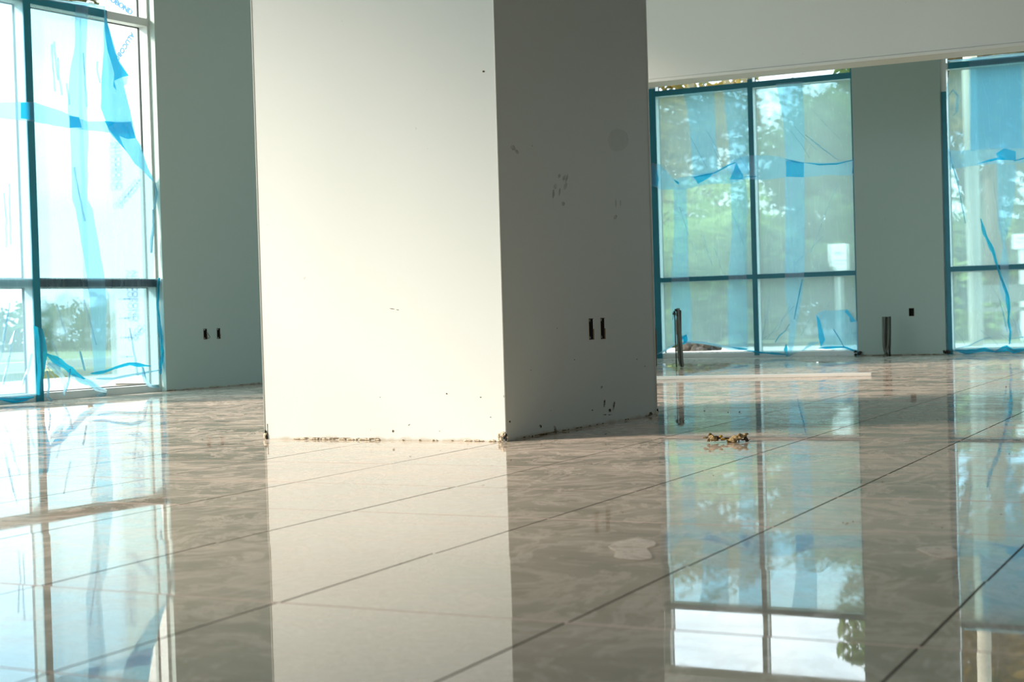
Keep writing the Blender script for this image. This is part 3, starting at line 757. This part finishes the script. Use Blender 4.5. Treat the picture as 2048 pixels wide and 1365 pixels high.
p3 = floor_hit(1772, 714)
sc3 = empty('conduit_pair', p3, label='dark paired conduits standing against the far pier, bent together at the floor', cat='conduit')
for xs, r_, mt in ((((1776, 712.5), (1769.5, 703), (1767.5, 690), (1766.8, 665), (1766.5, 634)), .014, CONDUIT), (((1775, 712), (1771.5, 702), (1771.8, 690), (1772, 665), (1772, 634)), .011, CONDUITD),
                   (((1767, 713), (1771, 706), (1776, 690), (1777, 665), (1777, 634)), .013, CONDUIT), (((1779.5, 713), (1779, 700), (1779.5, 690), (1779.7, 665), (1779.6, 633.5)), .011, CONDUITD)):
    MB().tube([up_at(x, y, p3) for x, y in xs], r_, 12).build('pipe', mt, sc3, True)
# plugs at the pier feet
for x, nm, lb in ((1726, 'corner_debris', 'dark lump of debris at left foot of far pier, beside the blue film'), (1890, 'corner_debris', 'small pile of dark scraps at right foot of the far pier')):
    p = floor_hit(x, 711); p = Vector((p.x, FB.o.y-.03, 0)); b = MB()
    for k in range(8):
        b.lump(p+Vector((random.uniform(-.03, .03), random.uniform(-.015, .015), .012+random.uniform(0, .05 if x < 1800 else .03))), random.uniform(.010, .018), k+int(x), 2)
    tag(b.build(nm, CONDUITD, base=p), lb, 'debris')
# unpainted skirting gap on far pier
mb = MB()
for k in range(40):
    u = uC+.04+(uD-uC-.05)*random.random(); mb.lump(FB.P(u, .006, .003), (random.uniform(.01, .04), .004, random.uniform(.002, .005)), k+700, 1)
mb.build('brown_joint_filler', BROWNCR, fwo)
mb = MB()
for k in range(46):
    u = uj+.03+random.random()**1.3*4.6; mb.lump(LB.P(u, .006, .003), (.003, random.uniform(.006, .04), random.uniform(.001, .004)), k+800, 1)
mb.build('brown_joint_filler', BROWNCR, lw)

# white trim board
a = floor_hit(1743, 752.5); b = floor_hit(1250, 761)
dirv = (b-a).normalized(); b = a+dirv*3.0; side = Vector((0, 0, 1)).cross(dirv)
hgt = .024
base = (a+b)/2
q = [a, b, b-side*.085, a-side*.085]
if (q[2]-EYE).length < (q[1]-EYE).length: q = [a, b, b+side*.085, a+side*.085]
tag(MB().hexa(q+[p+Vector((0, 0, hgt)) for p in q]).build('trim_board', WHITEWOOD, base=base, bevel=.003), 'long white trim board lying on tiles behind the column', 'board')

# crumpled debris in the foreground
pd = floor_hit(1455, 885.5); kk = (pd-EYE).dot(fw)/FPX
def dp(x, y, dd=0): return up_at(x, y, pd)+Vector((fw.x, fw.y, 0))*dd
dr = empty('plaster_scrap', pd, label='crumpled scrap of tan plaster and dark flakes lying on the shiny tiles', cat='scrap')
CR1 = simple('tan_foam_crust', (.42, .30, .15), .95, 0, .45, 90, .2, .8)
CR2 = simple('dark_brown_flake', (.05, .025, .008), .7, 0, .6, 60)
CR3 = simple('ochre_flake', (.40, .22, .02), .8, 0, .4, 60)
mb = MB()
for k, (x, y, rx, rz) in enumerate([(1464, 880, 9, 4.5), (1472, 876.5, 10, 4.5), (1481, 873.5, 8, 4), (1489, 872.5, 5.5, 3.5), (1493, 869.5, 2.6, 2.2), (1460, 883, 5, 2.5), (1478, 870, 3, 2.5)]):
    mb.lump(dp(x, y, random.uniform(-.01, .02)), (rx*kk, .018, rz*kk), k+5, 3, .7)
mb.build('right_crust', CR1, dr, True)
mb = MB()
for k, (x, y, rx, rz) in enumerate([(1424, 876.5, 6, 5), (1421, 871, 2.6, 4.2), (1429, 879, 6, 3.6), (1418, 881, 2.6, 3.4), (1412, 875, 3.2, 1.8), (1409.5, 876, 1.6, 1.3), (1434, 881.5, 4, 1.5)]):
    mb.lump(dp(x, y, random.uniform(-.01, .02)), (rx*kk, .015, rz*kk), k+25, 3, .7)
mb.build('left_crust', CR1, dr, True)
mb = MB()
for k, (x, y, rx, rz) in enumerate([(1433, 875, 3.6, 2.6), (1438, 877, 4.5, 2.4), (1446, 879.5, 4, 2), (1453, 877, 6, 1.2), (1492, 878, 4, 4), (1495, 882, 3, 2), (1486, 880, 4, 1.4), (1466, 883, 7, 1.2), (1472, 881.5, 5, 1.4)]):
    mb.lump(dp(x, y, .004+random.uniform(-.004, .008)), (rx*kk, .010, rz*kk), k+65, 3, .6)
mb.tube([dp(1494, 883), dp(1497, 882), dp(1499.5, 880), dp(1500, 878.8)], .0014, 6)
mb.tube([dp(1477, 876), dp(1478, 881), dp(1477.5, 885)], .0022, 6)
mb.build('dark_flakes', CR2, dr, True)
mb = MB()
for k, (x, y, rx, rz) in enumerate([(1441, 873, 3, 2.6), (1446, 878, 5, 1.6), (1455, 879, 2.6, 1.2), (1468, 884.2, 7, .8), (1455.5, 884, 1.2, 2.2)]):
    mb.lump(dp(x, y, -.010), (rx*kk, .008, rz*kk), k+95, 3, .6)
mb.build('ochre_flakes', CR3, dr, True)

# small crumbs
spots = [(1456, 826), (1479, 825), (1409, 823), (2012, 775), (1672, 713, 1), (1706, 1045), (1715, 968), (1765, 965), (1245, 1026), (2018, 909), (2002, 1030), (1686, 1047), (1695, 1048), (1692, 1050), (1721, 1046), (1914, 1147), (1864, 1049), (1884, 1057), (1345, 722), (1389, 722), (1427, 952), (1950, 713)]
for k, s in enumerate(spots):
    p = floor_hit(s[0], s[1]); kx = (p-EYE).dot(fw)/FPX; white = len(s) == 3
    r_ = kx*(2.4 if white else random.uniform(.9, 1.6))
    tag(MB().lump(p+Vector((0, 0, r_*.6)), (r_, r_, r_*.7), k+33, 2, .5).build('plaster_crumb', WHITEWOOD if white else BROWNCR, base=p),
        'small white crumb on the floor under the far window' if white else 'tiny dark crumb of grit lying on the floor tiles', 'crumb', None if white else 'grit crumbs on the tiles')

# dusty shoe prints (thin dust lying on a tile)
def floor_patch(name, px, mat, parent, z=.0035):
    v = [floor_hit(x, y, z) for x, y in px]; n = len(v)
    w = [p-Vector((0, 0, .0006)) for p in v]
    return link(name, v+w, [tuple(range(n))]+[(i, (i+1) % n, n+(i+1) % n, n+i) for i in range(n)], mat, parent)
pz = [(1216.5, 1093), (1232, 1085), (1252, 1081), (1272, 1077), (1281, 1079), (1290, 1080), (1307, 1083), (1312, 1087), (1308, 1092), (1292, 1097), (1300, 1105), (1304, 1112), (1302, 1117), (1284, 1120), (1262, 1119), (1240, 1117), (1227, 1113), (1233, 1103), (1222, 1098)]
o = floor_patch('dusty_shoe_print', pz, DUST, None); tag(o, 'pale dusty shoe print on tile below the column corner reflection', 'shoe print')
pz = [(1832, 1098), (1840, 1095), (1868, 1093), (1902, 1093), (1907, 1098), (1914, 1102), (1915, 1112), (1890, 1117), (1862, 1112), (1850, 1106)]
o = floor_patch('dusty_shoe_print', pz, DUST, None); tag(o, 'ribbed pale shoe print on the tile under the far pier reflection', 'shoe print')

# ------------------------------------------------------------------ outside
tag(MB().box((-60, -40, -.5), (60, 90, -.32)).build('ground', ASPHALT), kind='structure')
tag(MB().box((-9.4, 15.95, -.3), (14, 21, -.03)).build('ground_walkway', CONCRETE), kind='structure')
tag(MB().box((-12.2, -20, -.3), (-9.45, 24, -.03)).build('ground_side_walkway', CONCRETE), kind='structure')
tag(MB().box((-40, 21, -.3), (40, 27, -.04)).build('ground_lawn', GRASSM), kind='structure')
tag(MB().box((-60, -20, -.3), (-16, 40, -.1)).build('ground_side_lawn', GRASSM), kind='structure')

def foliage(name, parent, blobs, n, size, mat, seed):
    rr = random.Random(seed); v = []; f = []
    tot = sum(b[3] for b in blobs)
    for (cx, cy, cz, w, rx, ry, rz) in blobs:
        for _ in range(int(n*w/tot)):
            while True:
                d = Vector((rr.gauss(0, 1), rr.gauss(0, 1), rr.gauss(0, 1)))
                if d.length > .01: break
            d.normalize(); k = rr.uniform(.35, 1)**.5
            p = Vector((cx+d.x*rx*k, cy+d.y*ry*k, cz+d.z*rz*k))
            p += Vector((noise.noise(p*1.1), noise.noise(p*1.1+Vector((5, 0, 0))), noise.noise(p*1.1+Vector((0, 5, 0)))))*.5*min(1, rx)
            s = size*rr.uniform(.6, 1.3)
            a = Vector((rr.gauss(0, 1), rr.gauss(0, 1), rr.gauss(0, .7))).normalized(); b = a.orthogonal().normalized()
            b = Matrix.Rotation(rr.uniform(0, 6.28), 3, a) @ b
            i = len(v)
            v += [p-a*s, p-a*s*.2+b*s*.42, p+a*s*.5+b*s*.3, p+a*s, p+a*s*.4-b*s*.32, p-a*s*.3-b*s*.4]
            f.append((i, i+1, i+2, i+3, i+4, i+5))
    return link(name, v, f, mat, parent)
def tree(x, y, h, cr, n, mat, label, seed, size=.13, group=None, trunk=.14, low=.35, kind='tree'):
    base = Vector((x, y, -.1)); r = empty('leafy_'+kind, base, label=label, cat=kind, group=group); rr = random.Random(seed)
    bl = []
    k = 9 if kind == 'tree' else 6
    for i in range(k):
        a = rr.uniform(0, 6.28); q = rr.uniform(.15, .75)*cr; zz = h*(low+(1-low)*rr.uniform(.15, .85))
        s = cr*rr.uniform(.42, .68)
        bl.append((x+math.cos(a)*q, y+math.sin(a)*q, zz, s*s, s, s, min(s*.8, h*(1-low)*.4)))
    foliage('foliage', r, bl, n, size, mat, seed)
    t = MB(); t.tube([base, base+Vector((.05, 0, h*.3)), base+Vector((-.04, .1, h*.6)), base+Vector((.1, .1, h*.85))], [trunk, trunk*.8, trunk*.5, trunk*.2], 10)
    for b in bl[:5]:
        s0 = base+Vector((0, 0, h*low*.95)); t.tube([s0, Vector(b[:3]).lerp(s0, .45)+Vector((0, 0, .15)), Vector(b[:3])], [trunk*.4, trunk*.28, trunk*.1], 7)
    t.build('trunk', BARK, r, True)
    return r
def px_at(x, Y):                          # world X of a pixel column on plane Y
    r = ray(x, 600); return r.x*(Y/r.y)
G1 = 'trees beyond the far windows'
tree(px_at(1345, 27), 27, 4.9, 1.9, 3200, LEAFO, 'olive leaved tree seen through left bay of the two-bay far window', 1, .12, G1)
tree(px_at(1950, 26), 26, 6.4, 2.0, 7500, LEAF, 'dense dark green tree seen through right bay of the two-bay far window', 2, .12, G1)
tree(px_at(1700, 34), 34, 5.3, 1.9, 6500, LEAF, 'shorter green tree farther back, behind the blue white sign post', 3, .13, G1)
tree(px_at(1985, 23), 23, 6.8, 2.1, 4200, LEAFO, 'tall brownish green tree seen through the window at right picture edge', 4, .12, G1)
tree(px_at(2120, 27), 27, 6.6, 2.4, 3600, LEAF, 'green tree at outer right beyond the far right window', 5, .12, G1)
G2 = 'low bushes beyond the far windows'
for i, (px_, Y, h, cr, mt, lb) in enumerate([
        (1345, 22, 1.5, 1.0, LEAFY, 'low bright bush behind the conduit bundle outside the glass'),
        (1425, 25, 2.6, 1.6, LEAFY, 'rounded yellow green bush in middle of left far bay'),
        (1490, 21.5, 1.3, 1.0, LEAF, 'low dark bush beside the centre mullion of far window'),
        (1560, 23, 1.7, 1.3, LEAFY, 'light green bush left of the white sign post'),
        (1640, 27, 2.0, 1.4, LEAF, 'green bush directly behind the white sign post'),
        (1730, 24.5, 1.4, 1.1, LEAF, 'low green bush just right of the white sign post'),
        (1930, 24, 1.6, 1.3, LEAFY, 'yellow green bush low in the far right window'),
        (2030, 25, 1.7, 1.5, LEAF, 'green bush at right edge of the far right window')]):
    tree(px_at(px_, Y), Y, h, cr, 5200, mt, lb, 30+i, .085, G2, .05, .12, 'bush')
# hedge far behind so that the view closes
hb = []
for k in range(26): hb.append((-34+k*2.0+random.uniform(-.4, .4), 41+random.uniform(-1, 1), 1.3+random.uniform(-.3, .5), 1, 1.6, 1.3, 1.5+random.uniform(0, .8)))
hd = empty('clipped_hedge', (-9, 41, -.3), label='long green hedge closing the view across the road', cat='hedge')
foliage('foliage', hd, hb, 22000, .17, LEAF, 77)

def sign(px0, px1, y0, y1, Y, label, postx):
    W = Plane((0, Y, 0), (1, 0, 0), (0, -1, 0))
    a = W.hit(px0, y0); b = W.hit(px1, y1); u0, u1, z1, z0 = a[0], b[0], a[1], b[1]
    r = empty('street_sign', W.P((u0+u1)/2, -.1), label=label, cat='sign', group=None)
    MB().pbox(W, u0, u1, z0, z1, -.01, .01).build('board', SIGNW, r, bevel=.02)
    w = u1-u0; h = z1-z0; pr = MB()
    pr.pbox(W, u0+w*.22, u0+w*.27, z0+h*.82, z0+h*.86, .008, .012)
    for zz, x_0, x_1, t in ((.70, .24, .72, .05), (.65, .34, .62, .04), (.56, .24, .28, .02), (.46, .20, .85, .04), (.42, .16, .22, .06), (.42, .84, .88, .06), (.36, .28, .80, .03), (.20, .3, .34, .02)):
        pr.pbox(W, u0+w*x_0, u0+w*x_1, z0+h*zz, z0+h*(zz+t), .008, .0115)
    pr.build('printed_lines', SIGNG, r)
    c = W.hit(postx, 600)[0]; pw = w*.14
    MB().pbox(W, c-pw, c+pw, -.3, z0+h*.3, -.07, -.015).build('post', SIGNW, r)
    return r
sign(1662.5, 1700.5, 489.5, 551, 22.2, 'white notice board on a post, seen through the right bay of far window', 1681)
sign(2027, 2066, 469.5, 498, 22.2, 'white notice board on a post, cut off by the right picture edge', 2048)
xp = px_at(1948, 19.6)
pl = MB(); pl.tube([(px_at(1953, 19.6), 19.6, -.3), (px_at(1950, 19.6), 19.6, 6.5)], .085, 16)
tag(pl.build('lamp_pole', POLEM, base=(xp, 19.6, -.3), smooth=True), 'pale concrete pole standing outside the far right window', 'pole')
xp = px_at(1452, 30)
tag(MB().tube([(xp, 30, -.3), (xp, 30, 2.3)], .07, 12).build('lamp_pole', POLEM, base=(xp, 30, -.3), smooth=True), 'short pale post behind bushes in the left far bay', 'pole')
# dark bench beyond the right window
xb = px_at(1998, 20.5)
bn = empty('park_bench', (xb, 20.5, -.05), label='dark bench standing outside low in the far right window', cat='bench')
MB().box((xb-.35, 20.3, .38), (xb+.55, 20.7, .43)).build('seat', CONDUIT, bn)
MB().box((xb-.35, 20.7, .50), (xb+.55, 20.74, .72)).build('backrest', CONDUIT, bn)
for dx in (-.3, .42): MB().box((xb+dx, 20.32, -.3), (xb+dx+.07, 20.72, .38)).build('leg', CONDUITD, bn)
for dx in (-.3, .42): MB().box((xb+dx, 20.70, .38), (xb+dx+.05, 20.74, .52)).build('back_support', CONDUITD, bn)
# dark mulch heap seen under the film edge
xm = px_at(1392, 19.4)
b = MB()
for k in range(30): b.lump((xm+random.uniform(-.22, .26), 19.4+random.uniform(-.15, .15), random.uniform(-.04, .06)), random.uniform(.04, .08), k, 2, .6)
tag(b.build('rock_pile', simple('dark_rocks', (.07, .06, .05), .95, 0, .6, 30, .2, .6), base=(xm, 19.4, -.1)), 'dark heap of rocks under the lifted film edge outside', 'rocks')

# wrapped cladding panel outside the left window
cu0 = CL.hit(224, 760)[0]; cu1 = -8.2
zb = .02
cp = empty('cladding_panel', CL.P((cu0+cu1)/2, 0), label='white wall cladding panel in printed protective film just outside the left window', cat='cladding panel')
MB().pbox(CL, cu0, cu1, zb, 5.4, -.5, 0).build('panel', CLAD, cp, bevel=.004)
MB().pbox(CL, cu0+.02, cu1, -.3, zb, -.45, -.02).build('footing', STUCCO, cp)
def letters(txt, p0, p1, hpx, bold=0):
    a = Vector(CL.hit(*p0)); b = Vector(CL.hit(*p1)); d = (b-a); L = d.length; d.normalize(); n = Vector((-d.y, d.x))
    # height of glyphs, measured across the reading direction
    dpx = Vector((p1[0]-p0[0], p1[1]-p0[1])).normalized(); npx = Vector((dpx.y, -dpx.x))
    c = Vector(CL.hit(p0[0]+npx.x*hpx, p0[1]+npx.y*hpx)); hh = abs((c-a).dot(n))
    cu = bpy.data.curves.new('t', 'FONT'); cu.body = txt; cu.size = 1; cu.extrude = .004; cu.offset = bold
    ob = bpy.data.objects.new('t', cu); me = bpy.data.meshes.new_from_object(ob)
    xs = [v.co.x for v in me.vertices]; ys = [v.co.y for v in me.vertices]
    sx = L/(max(xs)-min(xs)); sy = hh/(max(ys)-min(ys))
    vs = []
    for v in me.vertices:
        q = a+d*(v.co.x-min(xs))*sx+n*(v.co.y-min(ys))*sy
        vs.append(CL.P(q.x, q.y, .002+v.co.z*.3))
    fs = [tuple(p.vertices) for p in me.polygons]
    bpy.data.objects.remove(ob)
    return link('printed_lettering', vs, fs, INK, cp)
letters('ALUCOBOND', (190, -18), (262, 31), 11, .03)
letters('ALUCOBOND', (263, 63), (217, 135), 10, .03)
letters('ALUCOBOND', (217, 284), (221, 382), 13, .03)
letters('ALUCOBOND', (276, 352), (224, 412), 10, .03)
letters('ALUCOBOND', (252, 540), (256, 644), 12, .035)
letters('COND', (280, 648), (254, 676), 10, .03)
for x0, y in ((236, 598.5), (237.5, 637), (239, 675.5), (240.5, 714)):
    a = CL.hit(x0, y-1); b = CL.hit(x0+15, y+1); MB().pbox(CL, a[0], b[0], b[1], a[1], 0, .003).build('printed_tick', INK, cp)

# things outside the left window
q_ = ray(172, 600); q_ = q_*(38/q_.y)
tree(q_.x, 38, 13, 2.0, 5000, LEAFO, 'tall autumn tree far outside the left window', 62, .14, 'trees beyond the left window', .1, .84)
hb = [(-48+k*1.7+random.uniform(-.3, .3), 30+random.uniform(-.6, .6), .45, 1, 1.3, 1.0, .8) for k in range(20)]
hg = empty('clipped_hedge', (-28, 30, -.3), label='low grey green hedge outside behind lower panes of left window', cat='hedge')
foliage('foliage', hg, hb, 15000, .12, LEAF, 78)
cx, cy = -17.0, 17.6
kb = MB().box((-17.2, 5, -.3), (-16.9, 28, .02)); tag(kb.build('street_kerb', CONCRETE, base=(-17, 17, -.3)), 'pale concrete kerb running past outside the left window', 'kerb')

# ------------------------------------------------------------------ light
w = bpy.data.worlds.new('sky'); scn.world = w; w.use_nodes = True; nt = w.node_tree; nt.nodes.clear()
o = nt.nodes.new('ShaderNodeOutputWorld'); bg = nt.nodes.new('ShaderNodeBackground')
tc = nt.nodes.new('ShaderNodeTexCoord'); mp = nt.nodes.new('ShaderNodeMapping'); mp.inputs['Scale'].default_value = (1, 1, 2.6)
nz = nt.nodes.new('ShaderNodeTexNoise'); nz.inputs['Scale'].default_value = 3.2; nz.inputs['Detail'].default_value = 6; nz.inputs['Roughness'].default_value = .55
rp = nt.nodes.new('ShaderNodeValToRGB'); rp.color_ramp.elements[0].position = .38; rp.color_ramp.elements[0].color = (.55, .79, .97, 1)
rp.color_ramp.elements[1].position = .60; rp.color_ramp.elements[1].color = (1, 1, .96, 1)
nt.links.new(tc.outputs['Generated'], mp.inputs[0]); nt.links.new(mp.outputs[0], nz.inputs['Vector']); nt.links.new(nz.outputs[0], rp.inputs[0])
nt.links.new(rp.outputs[0], bg.inputs[0]); bg.inputs[1].default_value = 3.5; nt.links.new(bg.outputs[0], o.inputs[0])

sun = bpy.data.lights.new('sun', 'SUN'); sun.energy = 7.0; sun.angle = math.radians(11); sun.color = (1, .84, .73)
so = bpy.data.objects.new('sun', sun); COL.objects.link(so); so.location = (-20, -4, 12)
el = math.radians(28); hd_ = Vector((.8, .6, 0)).normalized()
dv = Vector((hd_.x*math.cos(el), hd_.y*math.cos(el), -math.sin(el)))
so.rotation_euler = dv.to_track_quat('-Z', 'Y').to_euler()

def portal(c, n, up_, sx, sy):
    l = bpy.data.lights.new('window_portal', 'AREA'); l.shape = 'RECTANGLE'; l.size = sx; l.size_y = sy; l.cycles.is_portal = True
    ob = bpy.data.objects.new('window_portal', l); COL.objects.link(ob); z = -Vector(n).normalized(); y = Vector(up_); x = y.cross(z)
    mm = Matrix((x, y, z)).transposed().to_4x4(); mm.translation = c; ob.matrix_world = mm
cL = (uL0+uj)/2; portal(LW.P(cL, WT/2, -.14), LW.n, (0, 0, 1), uj-uL0, WT)
cN = sum(near_win)/2; portal(LW.P(cN, WT/2, -.14), LW.n, (0, 0, 1), near_win[1]-near_win[0], WT)
portal(FW.P((uA+uC)/2, WT/2, -.14), FW.n, (0, 0, 1), uC-uA, WT)
portal(FW.P((uD-.2)/2, WT/2, -.14), FW.n, (0, 0, 1), -.2-uD, WT)
portal(Vector((-2, -5.25, 1.95)), (0, 1, 0), (0, 0, 1), 15, 3.3)

scn.view_settings.view_transform = 'Standard'; scn.view_settings.look = 'None'
scn.view_settings.exposure = .14; scn.view_settings.gamma = 1; scn.view_settings.use_curve_mapping = False
try:
    c = scn.cycles; c.max_bounces = 10; c.diffuse_bounces = 5; c.glossy_bounces = 5; c.transmission_bounces = 8; c.transparent_max_bounces = 40
    c.sample_clamp_indirect = 6; c.use_denoising = True; c.caustics_reflective = False
except Exception: pass
